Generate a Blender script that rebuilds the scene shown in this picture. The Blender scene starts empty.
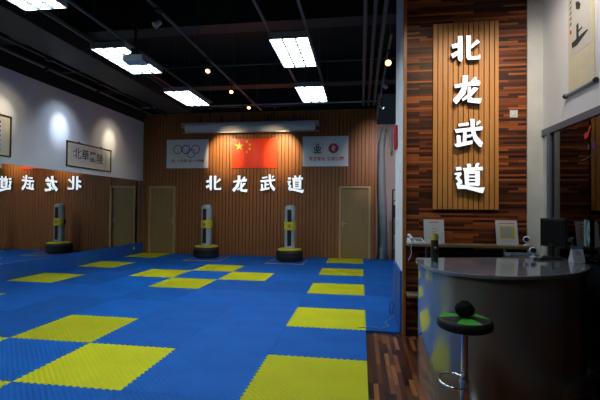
import bpy, bmesh, math, random
from mathutils import Vector, Matrix
random.seed(7)
S = bpy.context.scene
COL = S.collection
PI = math.pi

# ------------------------------------------------------------------ camera
cam_d = bpy.data.cameras.new('camera')
cam = bpy.data.objects.new('camera', cam_d); COL.objects.link(cam)
YAW, PITCH, ROLL = 0.14922, 0.018065, 0.009429
cam_d.sensor_width = 36.0
cam_d.lens = 404.5 / 600 * 36
cam_d.clip_start = 0.05; cam_d.clip_end = 100
_c, _s = math.cos(YAW), math.sin(YAW)
_fw = Vector((-_s, _c, 0)); _r = Vector((_c, _s, 0)); _u = Vector((0, 0, 1))
_fw2 = _fw * math.cos(PITCH) + _u * math.sin(PITCH)
_u2 = _u * math.cos(PITCH) - _fw * math.sin(PITCH)
_r3 = _r * math.cos(ROLL) + _u2 * math.sin(ROLL)
_u3 = _u2 * math.cos(ROLL) - _r * math.sin(ROLL)
_m = Matrix((_r3, _u3, -_fw2)).transposed().to_4x4()
_m.translation = Vector((-0.0724, -4.0752, 1.5065))
cam.matrix_world = _m
S.camera = cam

# ------------------------------------------------------------------ world, view
w = bpy.data.worlds.new('world'); S.world = w; w.use_nodes = True
w.node_tree.nodes['Background'].inputs[0].default_value = (0.3, 0.4, 0.6, 1)
w.node_tree.nodes['Background'].inputs[1].default_value = 0.02
S.view_settings.view_transform = 'Standard'
S.view_settings.look = 'None'
S.view_settings.gamma = 1
S.view_settings.use_curve_mapping = False
S.view_settings.exposure = 0.0
try:
    S.cycles.max_bounces = 6
    S.cycles.use_denoising = True
    S.cycles.sample_clamp_indirect = 4
    S.cycles.caustics_reflective = False
except Exception:
    pass
PANEL = 23.0          # strength of the ceiling panels

def spot(name, loc, target, watts, col, deg=40, blend=0.9, size=0.03):
    l = bpy.data.lights.new(name, 'SPOT'); l.energy = watts; l.color = col
    l.spot_size = math.radians(deg); l.spot_blend = blend; l.shadow_soft_size = size
    o = bpy.data.objects.new(name, l); COL.objects.link(o)
    o.location = loc
    o.rotation_euler = (Vector(target) - Vector(loc)).to_track_quat('-Z', 'Y').to_euler()
    return o
WARM = (1.0, 0.72, 0.42); COOL = (0.72, 0.82, 1.0)

# ------------------------------------------------------------------ materials
MATS = {}
def mat(name, col, rough=0.6, metal=0.0, emit=None, es=0, spec=0.5, coat=0):
    if name in MATS: return MATS[name]
    m = bpy.data.materials.new(name); m.use_nodes = True
    b = m.node_tree.nodes['Principled BSDF']
    b.inputs['Base Color'].default_value = (*col, 1)
    b.inputs['Roughness'].default_value = rough
    b.inputs['Metallic'].default_value = metal
    b.inputs['Specular IOR Level'].default_value = spec
    if coat: b.inputs['Coat Weight'].default_value = coat; b.inputs['Coat Roughness'].default_value = 0.08
    if emit:
        b.inputs['Emission Color'].default_value = (*emit, 1)
        b.inputs['Emission Strength'].default_value = es
    MATS[name] = m
    return m
def noisy(name, c1, c2, scale=8, rough=0.6, bump=0.0, metal=0.0, stretch=(1, 1, 1), spec=0.5, detail=4, coat=0):
    """noise-mixed colour and optional bump, in object space"""
    if name in MATS: return MATS[name]
    m = mat(name, c1, rough, metal, spec=spec, coat=coat); nt = m.node_tree; b = nt.nodes['Principled BSDF']
    tc = nt.nodes.new('ShaderNodeTexCoord'); mp = nt.nodes.new('ShaderNodeMapping')
    mp.inputs['Scale'].default_value = stretch
    no = nt.nodes.new('ShaderNodeTexNoise'); no.inputs['Scale'].default_value = scale; no.inputs['Detail'].default_value = detail
    mx = nt.nodes.new('ShaderNodeMix'); mx.data_type = 'RGBA'
    mx.inputs[6].default_value = (*c1, 1); mx.inputs[7].default_value = (*c2, 1)
    rp = nt.nodes.new('ShaderNodeMapRange'); rp.inputs[1].default_value = 0.3; rp.inputs[2].default_value = 0.7
    L = nt.links
    L.new(tc.outputs['Object'], mp.inputs[0]); L.new(mp.outputs[0], no.inputs['Vector'])
    L.new(no.outputs['Fac'], rp.inputs[0]); L.new(rp.outputs[0], mx.inputs[0]); L.new(mx.outputs[2], b.inputs['Base Color'])
    if bump:
        bp = nt.nodes.new('ShaderNodeBump'); bp.inputs['Strength'].default_value = bump; bp.inputs['Distance'].default_value = 0.01
        L.new(no.outputs['Fac'], bp.inputs['Height']); L.new(bp.outputs[0], b.inputs['Normal'])
    return m
def foam(name, c1, c2):
    """EVA foam: fine diagonal weave relief, slight scuffing"""
    m = noisy(name, c1, c2, scale=2.3, rough=0.6, spec=0.14); nt = m.node_tree; b = nt.nodes['Principled BSDF']
    tc = nt.nodes.new('ShaderNodeTexCoord'); wv = nt.nodes.new('ShaderNodeTexWave')
    wv.bands_direction = 'DIAGONAL'; wv.inputs['Scale'].default_value = 11; wv.inputs['Distortion'].default_value = 0.4
    bp = nt.nodes.new('ShaderNodeBump'); bp.inputs['Strength'].default_value = 0.45; bp.inputs['Distance'].default_value = 0.006
    nt.links.new(tc.outputs['Object'], wv.inputs[0]); nt.links.new(wv.outputs['Fac'], bp.inputs['Height'])
    nt.links.new(bp.outputs[0], b.inputs['Normal'])
    oi = nt.nodes.new('ShaderNodeObjectInfo'); mr = nt.nodes.new('ShaderNodeMapRange'); mr.inputs[3].default_value = .80; mr.inputs[4].default_value = 1.10
    hs = nt.nodes.new('ShaderNodeHueSaturation'); src = b.inputs['Base Color'].links[0].from_socket
    nt.links.new(oi.outputs['Random'], mr.inputs[0]); nt.links.new(mr.outputs[0], hs.inputs['Value']); nt.links.new(src, hs.inputs['Color']); nt.links.new(hs.outputs[0], b.inputs['Base Color'])
    return m
def strips(name, plane, width, height, ramp, rough=0.35, spec=0.5, bumpd=0.004):
    """staggered wooden strips; plane picks the two object axes (along, across)"""
    m = mat(name, (0.1, 0.04, 0.02), rough, spec=spec); nt = m.node_tree; b = nt.nodes['Principled BSDF']; L = nt.links
    tc = nt.nodes.new('ShaderNodeTexCoord'); sp = nt.nodes.new('ShaderNodeSeparateXYZ'); cb = nt.nodes.new('ShaderNodeCombineXYZ')
    L.new(tc.outputs['Object'], sp.inputs[0]); L.new(sp.outputs[plane[0]], cb.inputs[0]); L.new(sp.outputs[plane[1]], cb.inputs[1])
    br = nt.nodes.new('ShaderNodeTexBrick'); br.inputs['Scale'].default_value = 1
    br.inputs['Color1'].default_value = (0, 0, 0, 1); br.inputs['Color2'].default_value = (1, 1, 1, 1)
    br.inputs['Mortar'].default_value = (0.1, 0.1, 0.1, 1)
    br.inputs['Mortar Size'].default_value = height * 0.04; br.inputs['Bias'].default_value = 0
    br.inputs['Brick Width'].default_value = width; br.inputs['Row Height'].default_value = height
    br.offset = 0.37; br.offset_frequency = 3; br.squash = 0.7; br.squash_frequency = 4
    L.new(cb.outputs[0], br.inputs['Vector'])
    cr = nt.nodes.new('ShaderNodeValToRGB'); e = cr.color_ramp.elements
    e[0].position = ramp[0][0]; e[0].color = (*ramp[0][1], 1); e[1].position = ramp[-1][0]; e[1].color = (*ramp[-1][1], 1)
    for p, c in ramp[1:-1]:
        k = e.new(p); k.color = (*c, 1)
    no = nt.nodes.new('ShaderNodeTexNoise'); no.inputs['Scale'].default_value = 1.0; no.inputs['Detail'].default_value = 5
    mp = nt.nodes.new('ShaderNodeMapping'); mp.inputs['Scale'].default_value = (4, 90, 1)
    L.new(cb.outputs[0], mp.inputs[0]); L.new(mp.outputs[0], no.inputs['Vector'])
    ad = nt.nodes.new('ShaderNodeMath'); ad.operation = 'MULTIPLY_ADD'; ad.inputs[1].default_value = 0.35
    sb = nt.nodes.new('ShaderNodeMath'); sb.operation = 'SUBTRACT'; sb.inputs[1].default_value = 0.175
    L.new(no.outputs['Fac'], ad.inputs[0]); L.new(br.outputs['Color'], ad.inputs[2]); L.new(ad.outputs[0], sb.inputs[0])
    L.new(sb.outputs[0], cr.inputs[0]); L.new(cr.outputs[0], b.inputs['Base Color'])
    bp = nt.nodes.new('ShaderNodeBump'); bp.inputs['Strength'].default_value = 0.6; bp.inputs['Distance'].default_value = bumpd
    L.new(br.outputs['Color'], bp.inputs['Height']); L.new(bp.outputs[0], b.inputs['Normal'])
    return m

M_blue = foam('blue_foam', (0.003, 0.105, 0.46), (0.006, 0.135, 0.54))
M_yel = foam('yellow_foam', (0.60, 0.58, 0.008), (0.68, 0.65, 0.014))
M_bluepad = noisy('blue_padding', (0.006, 0.085, 0.38), (0.010, 0.10, 0.44), 3, 0.45)
M_white = noisy('white_paint', (0.77, 0.78, 0.79), (0.81, 0.82, 0.82), 2.5, 0.85, 0.03)
M_pillar = noisy('pale_paint', (0.70, 0.74, 0.77), (0.75, 0.79, 0.82), 3, 0.8, 0.03)
M_conc = noisy('grey_concrete_paint', (0.52, 0.53, 0.51), (0.60, 0.60, 0.57), 5, 0.85, 0.05)
M_black = noisy('black_ceiling_paint', (0.008, 0.009, 0.010), (0.012, 0.013, 0.014), 4, 0.9)
M_duct = noisy('dark_duct', (0.014, 0.016, 0.018), (0.022, 0.024, 0.027), 6, 0.6)
M_slat = noisy('warm_wood_slat', (0.26, 0.090, 0.022), (0.34, 0.125, 0.032), 3.0, 0.5, 0.05, stretch=(14, 14, 0.8))
M_slatback = mat('dark_groove', (0.035, 0.012, 0.005), 0.9)
M_panelwood = noisy('light_teak_slat', (0.48, 0.20, 0.050), (0.58, 0.27, 0.075), 3.0, 0.45, 0.05, stretch=(12, 12, 0.8))
RAMP = [(0.0, (0.016, 0.006, 0.004)), (0.3, (0.05, 0.013, 0.006)), (0.55, (0.13, 0.032, 0.010)), (0.75, (0.22, 0.054, 0.013)), (1.0, (0.40, 0.115, 0.027))]
M_strip = strips('mixed_dark_wood_strips', (0, 2), 0.62, 0.027, RAMP, 0.48, spec=.3)
RAMP2 = [(0.0, (0.018, 0.007, 0.005)), (0.35, (0.07, 0.02, 0.010)), (0.6, (0.16, 0.045, 0.016)), (0.8, (0.27, 0.085, 0.026)), (1.0, (0.44, 0.18, 0.055))]
M_woodfloor = strips('mixed_wood_floor', (1, 0), 0.45, 0.045, RAMP2, 0.28, bumpd=0.001)
M_doorw = noisy('tan_door_veneer', (0.28, 0.165, 0.060), (0.34, 0.205, 0.075), 3, 0.5, 0.02, stretch=(14, 14, 0.8))
M_doorf = noisy('tan_door_frame', (0.46, 0.30, 0.12), (0.52, 0.35, 0.15), 3, 0.5, stretch=(8, 8, 1))
M_trimw = noisy('orange_wood_trim', (0.30, 0.12, 0.035), (0.38, 0.16, 0.05), 4, 0.4, stretch=(10, 10, 0.8))
M_chrome = mat('chrome', (0.75, 0.77, 0.8), 0.12, 1.0)
M_steel = mat('brushed_steel', (0.45, 0.46, 0.48), 0.35, 1.0)
M_blk = mat('black_plastic', (0.012, 0.012, 0.013), 0.35)
M_blkm = mat('black_metal', (0.02, 0.02, 0.022), 0.5, 0.3)
M_vinylk = noisy('black_vinyl', (0.010, 0.010, 0.011), (0.016, 0.016, 0.017), 30, 0.55, 0.1, spec=.3)
M_green = noisy('green_vinyl', (0.045, 0.32, 0.03), (0.055, 0.38, 0.04), 30, 0.42, 0.1)
M_gun = mat('grey_vinyl_white', (0.36, 0.39, 0.42), 0.5)
M_tyre = noisy('black_rubber', (0.008, 0.008, 0.010), (0.014, 0.014, 0.016), 20, 0.6, 0.2)
M_ylw = noisy('yellow_cover', (0.62, 0.50, 0.02), (0.70, 0.56, 0.03), 10, 0.5)
M_lampmet = mat('pale_metal', (0.42, 0.44, 0.46), 0.4, 0.3)
M_rail = mat('dull_grey_rail', (0.13, 0.135, 0.14), 0.5, 0.6)
M_redpipe = mat('red_conduit', (0.30, 0.02, 0.02), 0.5)
M_tube = mat('lit_tube', (0.9, 0.95, 1), 0.4, emit=(0.80, 0.95, 1.0), es=PANEL)
M_louv = mat('louver_metal', (0.10, 0.12, 0.13), 0.5, 0.0)
M_bulbW = mat('warm_bulb', (1, 0.8, 0.5), 0.4, emit=(1.0, 0.50, 0.20), es=4)
M_bulbC = mat('cool_bulb', (1, 1, 1), 0.4, emit=(0.75, 0.88, 1.0), es=3)
M_letter = mat('lit_white_acrylic', (0.9, 0.93, 1), 0.4, emit=(0.84, 0.93, 1.0), es=0.85)
M_letside = mat('blue_black_letter_side', (0.02, 0.03, 0.12), 0.4)
M_screenw = mat('white_screen_fabric', (0.82, 0.85, 0.86), 0.5)
M_banner = mat('pale_banner', (0.72, 0.79, 0.86), 0.38)
M_flag = mat('red_flag_print', (0.92, 0.055, 0.010), 0.38)
M_star = mat('yellow_print', (0.85, 0.65, 0.05), 0.4)
M_redp = mat('red_print', (0.62, 0.03, 0.025), 0.5)
M_bluep = mat('blue_print', (0.03, 0.22, 0.55), 0.5)
M_blackp = mat('black_print', (0.02, 0.02, 0.02), 0.6)
M_greenp = mat('green_print', (0.05, 0.34, 0.17), 0.5)
M_dkgreenp = mat('dark_green_print', (0.04, 0.11, 0.10), 0.5)
M_greyp = mat('grey_print', (0.32, 0.36, 0.38), 0.5)
M_mirror = mat('mirror_silver', (0.86, 0.88, 0.88), 0.0, 1.0)
M_paper = mat('white_paper', (0.62, 0.64, 0.66), 0.6)
M_card = mat('printed_card_white', (0.55, 0.58, 0.62), 0.3)
M_cream = noisy('cream_silk', (0.66, 0.60, 0.42), (0.72, 0.66, 0.48), 12, 0.7)
M_rice = noisy('rice_paper', (0.56, 0.55, 0.50), (0.62, 0.60, 0.55), 5, 0.8)
M_ink = noisy('ink', (0.02, 0.02, 0.02), (0.06, 0.06, 0.06), 30, 0.8)
M_dframe = mat('dark_brown_frame', (0.03, 0.018, 0.014), 0.4)
M_winf = mat('dark_blue_grey_frame', (0.12, 0.14, 0.20), 0.4, 0.3)
M_desk = noisy('grey_lacquer', (0.36, 0.345, 0.32), (0.38, 0.365, 0.34), 3, 0.24, spec=0.6, metal=.6, coat=1.0)
M_desktop = mat('grey_gloss_top', (0.22, 0.24, 0.29), 0.08, spec=0.9, coat=0.6)
M_phone = mat('white_phone_plastic', (0.62, 0.66, 0.70), 0.4)
M_bottle = mat('dark_bronze_steel', (0.045, 0.038, 0.025), 0.35, 0.4)
M_gold = mat('brass_lid', (0.60, 0.46, 0.16), 0.4, 0.1)
M_cloth = noisy('black_cloth', (0.006, 0.006, 0.007), (0.012, 0.012, 0.013), 40, 0.95, 0.3, spec=.1)
M_bin = mat('pale_blue_plastic', (0.22, 0.28, 0.34), 0.5)
M_switch = mat('white_switch', (0.6, 0.6, 0.62), 0.4)
M_redbox = mat('red_enamel', (0.55, 0.02, 0.02), 0.4)
M_dkbrown = noisy('dark_brown_cabinet', (0.035, 0.014, 0.008), (0.05, 0.02, 0.012), 5, 0.5)
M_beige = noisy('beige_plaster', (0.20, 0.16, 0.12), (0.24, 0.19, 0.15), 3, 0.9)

# ------------------------------------------------------------------ mesh builder
class MB:
    def __init__(s): s.v = []; s.f = []; s.m = []; s.cur = 0
    def slot(s, i): s.cur = i; return s
    def add(s, vs, fs):
        n = len(s.v); s.v += [tuple(x) for x in vs]
        for f in fs: s.f.append(tuple(n + k for k in f)); s.m.append(s.cur)
        return s
    def box(s, x0, x1, y0, y1, z0, z1):
        vs = [(x, y, z) for z in (z0, z1) for (x, y) in ((x0, y0), (x1, y0), (x1, y1), (x0, y1))]
        return s.add(vs, [(3, 2, 1, 0), (4, 5, 6, 7), (0, 1, 5, 4), (1, 2, 6, 5), (2, 3, 7, 6), (3, 0, 4, 7)])
    def prism(s, pts, z0, z1, fn=None):
        """pts 2D; extruded from z0 to z1; fn maps (a,b,c)->xyz"""
        fn = fn or (lambda a, b, c: (a, b, c)); n = len(pts)
        vs = [fn(a, b, z0) for a, b in pts] + [fn(a, b, z1) for a, b in pts]
        fs = [tuple(range(n - 1, -1, -1)), tuple(range(n, 2 * n))] + [(i, (i + 1) % n, n + (i + 1) % n, n + i) for i in range(n)]
        return s.add(vs, fs)
    def lathe(s, prof, c=(0, 0, 0), n=32, a0=0, a1=2 * PI):
        """prof = [(r,z)...] about the z axis"""
        full = abs(a1 - a0 - 2 * PI) < 1e-6; k = n if full else n + 1
        vs = []; fs = []
        for i in range(k):
            a = a0 + (a1 - a0) * i / n
            vs += [(c[0] + r * math.cos(a), c[1] + r * math.sin(a), c[2] + z) for r, z in prof]
        P = len(prof)
        for i in range(n):
            j = (i + 1) % k
            for q in range(P - 1):
                fs.append((i * P + q, j * P + q, j * P + q + 1, i * P + q + 1))
        return s.add(vs, fs)
    def tube(s, pts, r, n=10, closed=False, cap=True):
        pts = [Vector(p) for p in pts]; N = len(pts); vs = []; fs = []
        rr = r if isinstance(r, (list, tuple)) else [r] * N
        ref = Vector((0, 0, 1)); prev = None
        for i, p in enumerate(pts):
            a = pts[(i - 1) % N] if (closed or i > 0) else p
            b = pts[(i + 1) % N] if (closed or i < N - 1) else p
            d = (b - a).normalized()
            if prev is None:
                u = d.cross(ref)
                if u.length < 1e-3: u = d.cross(Vector((1, 0, 0)))
            else:
                u = prev - d * prev.dot(d)
            u.normalize(); prev = u; w_ = d.cross(u)
            for k in range(n):
                t = 2 * PI * k / n
                vs.append(p + (u * math.cos(t) + w_ * math.sin(t)) * rr[i])
        for i in range(N if closed else N - 1):
            j = (i + 1) % N
            for k in range(n):
                l = (k + 1) % n
                fs.append((i * n + k, i * n + l, j * n + l, j * n + k))
        if cap and not closed:
            fs.append(tuple(range(n - 1, -1, -1))); fs.append(tuple((N - 1) * n + k for k in range(n)))
        return s.add(vs, fs)
    def mesh(s, me):
        return s.add([v.co for v in me.vertices], [tuple(p.vertices) for p in me.polygons])
    def build(s, name, mats, parent=None, smooth=False, bevel=0, loc=None, seg=2):
        me = bpy.data.meshes.new(name); me.from_pydata(s.v, [], s.f)
        if not isinstance(mats, (list, tuple)): mats = [mats]
        for m in mats: me.materials.append(m)
        me.polygons.foreach_set('material_index', s.m)
        bm = bmesh.new(); bm.from_mesh(me); bmesh.ops.recalc_face_normals(bm, faces=bm.faces); bm.to_mesh(me); bm.free()
        me.update()
        o = bpy.data.objects.new(name, me); COL.objects.link(o)
        if parent: o.parent = parent
        if loc: o.location = loc
        if smooth:
            for p in me.polygons: p.use_smooth = True
            me.set_sharp_from_angle(angle=math.radians(38))
        if bevel:
            b = o.modifiers.new('bevel', 'BEVEL'); b.width = bevel; b.segments = seg; b.limit_method = 'ANGLE'; b.angle_limit = math.radians(40)
        return o

def tag(o, label, cat, group=None, kind=None):
    o['label'] = label; o['category'] = cat
    if group: o['group'] = group
    if kind: o['kind'] = kind
    return o
def thing(name, label, cat, loc=(0, 0, 0), rz=0, group=None):
    o = bpy.data.objects.new(name, None); COL.objects.link(o); o.empty_display_size = 0.1
    o.location = loc; o.rotation_euler = (0, 0, rz)
    return tag(o, label, cat, group)
def struct(name, mb, mats, label=None, cat=None, **k):
    o = mb.build(name, mats, **k); o['kind'] = 'structure'
    if label: o['label'] = label
    if cat: o['category'] = cat
    return o
def copy_tree(o, parent=None):
    c = o.copy(); COL.objects.link(c); c.parent = parent
    for ch in [x for x in list(bpy.data.objects) if x.parent == o]: copy_tree(ch, c)
    return c
def text_mesh(txt, size, extrude=0.0, offset=0.0, ax='CENTER'):
    cu = bpy.data.curves.new('t', 'FONT'); cu.body = txt; cu.size = size; cu.extrude = extrude; cu.offset = offset
    cu.align_x = ax; cu.align_y = 'CENTER'
    o = bpy.data.objects.new('t', cu); COL.objects.link(o)
    bpy.context.view_layer.update()
    dg = bpy.context.evaluated_depsgraph_get()
    me = bpy.data.meshes.new_from_object(o.evaluated_get(dg))
    bpy.data.objects.remove(o)
    return me
def text_part(name, txt, size, m, parent, loc, rot=(PI / 2, 0, 0), extrude=0.002, offset=0.0):
    me = text_mesh(txt, size, extrude, offset); me.materials.clear(); me.materials.append(m); me.name = name
    o = bpy.data.objects.new(name, me); COL.objects.link(o); o.parent = parent; o.location = loc; o.rotation_euler = rot
    return o

# ================================================================== THE SETTING
YB = 8.1; XL = -7.0; XR = 2.0; YW = 0.95; YF = -6.0; ZC = 5.3; MT = 0.028
b = MB().box(XL - .3, XR + 2.6, YF - .2, 9.6, -0.15, -MT)
struct('floor', b, M_woodfloor, 'dark mixed-strip wooden floor under mats and reception', 'floor')
struct('ceiling', MB().box(XL - .3, XR + 2.6, YF - .2, 9.6, ZC, ZC + .1), M_black, 'black painted ceiling slab', 'ceiling')
# left wall: white above, black strip on top, wall behind the mirrors
b = MB(); b.slot(0).box(XL - .25, XL - .04, YF, YB + .2, 2.31, 4.21); b.slot(1).box(XL - .25, XL - .04, YF, YB + .2, 4.21, ZC); b.slot(1).box(XL - .25, XL - .04, YF, YB + .2, -MT, 2.31)
struct('wall_left', b, [M_white, M_black], 'white upper left wall with black band above', 'wall')
# back wall: real slats
b = MB(); WBX = 0.385
b.slot(0)
x = XL - .04
def slats(mb, x0, x1, y, z0, z1, w_=0.092, g=0.018, d=0.018):
    x = x0
    while x < x1 - 1e-3:
        e = min(x + w_, x1); mb.box(x, e, y - d, y, z0, z1); x = e + g
WT = 4.44
DOORS = [(-6.80, -5.90), (-0.72, 0.22)]
b.box(XL - .04, WBX, YB, YB + .15, -MT, WT)
b.slot(1)
xs = [XL - .04, DOORS[0][0], DOORS[0][1], DOORS[1][0], DOORS[1][1], WBX]
slats(b, xs[0], xs[1], YB, -MT, WT); slats(b, xs[1] + .01, xs[2], YB, 2.16, WT); slats(b, xs[2] + .01, xs[3], YB, -MT, WT)
slats(b, xs[3] + .01, xs[4], YB, 2.16, WT); slats(b, xs[4] + .01, xs[5], YB, -MT, WT)
struct('wall_back', b, [M_slatback, M_slat], 'far wall of vertical brown wooden slats', 'wall')
struct('wall_back_upper', MB().box(XL - .04, WBX, YB + .02, YB + .15, WT, ZC), M_black)
# recess behind the right end of the back wall
b = MB().box(WBX, 1.3, 9.4, 9.5, -MT, 4.25); struct('wall_recess', b, noisy('recess_white', (0.60, 0.52, 0.53), (0.64, 0.56, 0.57), 3, 0.8), 'pale wall of the storage recess', 'wall')
struct('wall_recess_side', MB().box(WBX - .1, WBX, YB + .15, 9.4, -MT, ZC), M_black)
struct('wall_recess_right', MB().box(1.18, 1.28, 2.0, 9.4, -MT, ZC), M_conc)
struct('wall_front', MB().box(XL - .25, XR + .1, YF - .1, YF, -MT, ZC), M_black)
# partition that carries the reception wall; its left end is the white pillar
b = MB().box(0.43, XR, 1.0, 2.0, -MT, ZC); struct('wall_partition', b, M_pillar, 'white painted pillar end of the partition', 'wall')
b = MB().box(0.47, 1.83, 0.95, 0.998, -MT, ZC); struct('wall_reception', b, M_strip, 'reception wall of mixed dark red-brown wood strips', 'wall')
b = MB().box(0.43, 0.468, 0.925, 0.998, -MT, ZC); struct('trim_1', b, M_trimw, 'orange wooden edge trim on reception wall', 'trim')
b = MB().box(1.832, XR, 0.935, 0.998, -MT, ZC); struct('wall_concrete_pier', b, M_conc, 'grey concrete pier between wood wall and glass', 'wall')
# right wall: white above, glazed partition below
ZG = 2.35
b = MB().box(XR, XR + .15, YF, .998, ZG + .07, ZC); struct('wall_right', b, M_white, 'white right wall above the glazing', 'wall')
struct('wall_right_return', MB().box(XR, XR + .15, .80, .998, -MT, ZG + .07), M_conc, 'pale return beside the glass partition', 'wall')
# window with frame (structure)
wr = bpy.data.objects.new('window_1', None); COL.objects.link(wr); wr['kind'] = 'structure'; wr['label'] = 'dark framed reflective glass partition beside reception desk'; wr['category'] = 'window'
b = MB().box(XR - .02, XR + .08, YF, .798, ZG, ZG + .07); b.box(XR - .02, XR, .798, .93, ZG, ZG + .07); b.box(XR - .03, XR + .07, YF, .795, -MT, .06)
for y in (.765, -2.2): b.box(XR - .02, XR + .06, y - .034, y + .034, .0, ZG)
b.build('window_frame', M_winf, wr)
glass = bpy.data.materials.new('smoked_glass'); glass.use_nodes = True; nt = glass.node_tree
for n in list(nt.nodes): nt.nodes.remove(n)
o_ = nt.nodes.new('ShaderNodeOutputMaterial'); g_ = nt.nodes.new('ShaderNodeBsdfGlossy'); g_.inputs['Roughness'].default_value = 0.01
g_.inputs['Color'].default_value = (0.9, 0.9, 0.9, 1); t_ = nt.nodes.new('ShaderNodeBsdfTransparent'); t_.inputs[0].default_value = (0.55, 0.55, 0.55, 1)
mx_ = nt.nodes.new('ShaderNodeMixShader'); fr_ = nt.nodes.new('ShaderNodeFresnel'); fr_.inputs[0].default_value = 1.7
nt.links.new(fr_.outputs[0], mx_.inputs[0]); nt.links.new(t_.outputs[0], mx_.inputs[1]); nt.links.new(g_.outputs[0], mx_.inputs[2]); nt.links.new(mx_.outputs[0], o_.inputs[0])
MB().box(XR + .004, XR + .014, YF, .735, .06, ZG).build('window_pane', glass, wr)
# dark room behind the glass
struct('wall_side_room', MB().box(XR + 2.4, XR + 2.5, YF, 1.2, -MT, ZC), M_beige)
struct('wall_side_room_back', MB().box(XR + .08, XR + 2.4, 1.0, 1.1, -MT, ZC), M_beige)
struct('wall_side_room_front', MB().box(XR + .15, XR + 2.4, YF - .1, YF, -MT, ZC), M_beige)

# doors
def door(n, x0, x1, hx):
    t = bpy.data.objects.new('door_%d' % n, None); COL.objects.link(t); t.location = (x0, YB, 0); t['kind'] = 'structure'
    t['label'] = ['tan wooden door at the left end of the slatted wall', 'tan wooden door at the right end of the slatted wall'][n - 1]; t['category'] = 'door'
    W = x1 - x0; H = 2.15; f = 0.065
    b = MB(); b.box(0, f, -.075, 0, 0, H); b.box(W - f, W, -.075, 0, 0, H); b.box(f, W - f, -.075, 0, H - f, H)
    b.build('door_frame', M_doorf, t, bevel=.004)
    MB().box(f, W - f, -.012, 0, 0, H - f).build('door_leaf', M_doorw, t)
    hb = MB(); hb.box(hx - .02, hx + .02, -.02, -.012, .93, 1.12)
    s_ = 1 if hx < W / 2 else -1
    hb.tube([(hx, -.018, 1.04), (hx, -.06, 1.04), (hx + s_ * .02, -.066, 1.04), (hx + s_ * .12, -.066, 1.04)], .011)
    hb.build('door_handle', M_steel, t, smooth=True)
door(1, *DOORS[0], 0.80)
door(2, *DOORS[1], 0.115)
# blue padded skirtings
b = MB().box(XL - .04, XL, YF, YB - .02, 0.001, 0.335); struct('baseboard_left', b, M_bluepad, 'blue padded skirting under the mirrors', 'skirting', bevel=.006)
b = MB().box(0.405, 0.43, 1.0, 2.0, 0.001, 0.74); struct('baseboard_pillar', b, M_bluepad, 'blue padding round foot of white pillar', 'skirting', bevel=.005)
# mirrors
MIR = thing('wall_mirror', 'long wall mirror on left wall above blue skirting', 'mirror', (XL - .04, 0, .335))
for (y0, y1) in ((-5.9, -3.5), (-3.5, -1.1), (-1.1, 1.3), (1.3, 3.7), (3.7, 6.1), (6.1, 8.08)):
    MB().box(0, .012, y0 + .0008, y1 - .0008, 0, 1.97).build('mirror_panel', M_mirror, MIR)
# metal trim along the top of the back wall
b = MB().box(-7, WBX, YB - .05, YB + .02, WT, WT + .02)
struct('trim_2', b, M_rail)

# ================================================================== FOAM MATS
def prof(t, ph=0):
    """jigsaw edge offset at parameter t in 0..1"""
    k = 15; u = (t * k) % 1.0
    if t < .045 or t > .955: return 0.0
    return 0.009 if u < .5 else -0.009
TS = sorted(set([0, 1] + [max(0, min(1, (q + d) / 30)) for q in range(1, 30) for d in (-.10, .10)]))
def edge(t): return prof(t)
def mat_outline(x0, y0, x1, y1, teeth=(1, 1, 1, 1)):
    pts = []
    W = x1 - x0; H = y1 - y0
    for t in TS[:-1]: pts.append((x0 + t * W, y0 + (edge(t) if teeth[0] else 0)))
    for t in TS[:-1]: pts.append((x1 + (edge(t) if teeth[1] else 0), y0 + t * H))
    for t in TS[::-1][:-1]: pts.append((x0 + t * W, y1 + (edge(t) if teeth[2] else 0)))
    for t in TS[::-1][:-1]: pts.append((x0 + (edge(t) if teeth[3] else 0), y0 + t * H))
    return pts
YELLOW = {(-1, -1), (-1, 1), (-1, 3), (-1, 5), (-1, 7), (-3, -1), (-4, 0), (-5, -1), (-4, -2), (-4, 5), (-5, 4), (-4, 3), (-3, 4), (-7, 3), (-7, 5), (-7, 7), (-7, 1)}
ORD = ['first', 'second', 'third', 'fourth', 'fifth', 'sixth', 'seventh', 'eighth', 'ninth', 'tenth', 'eleventh']
cache = {}
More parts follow.
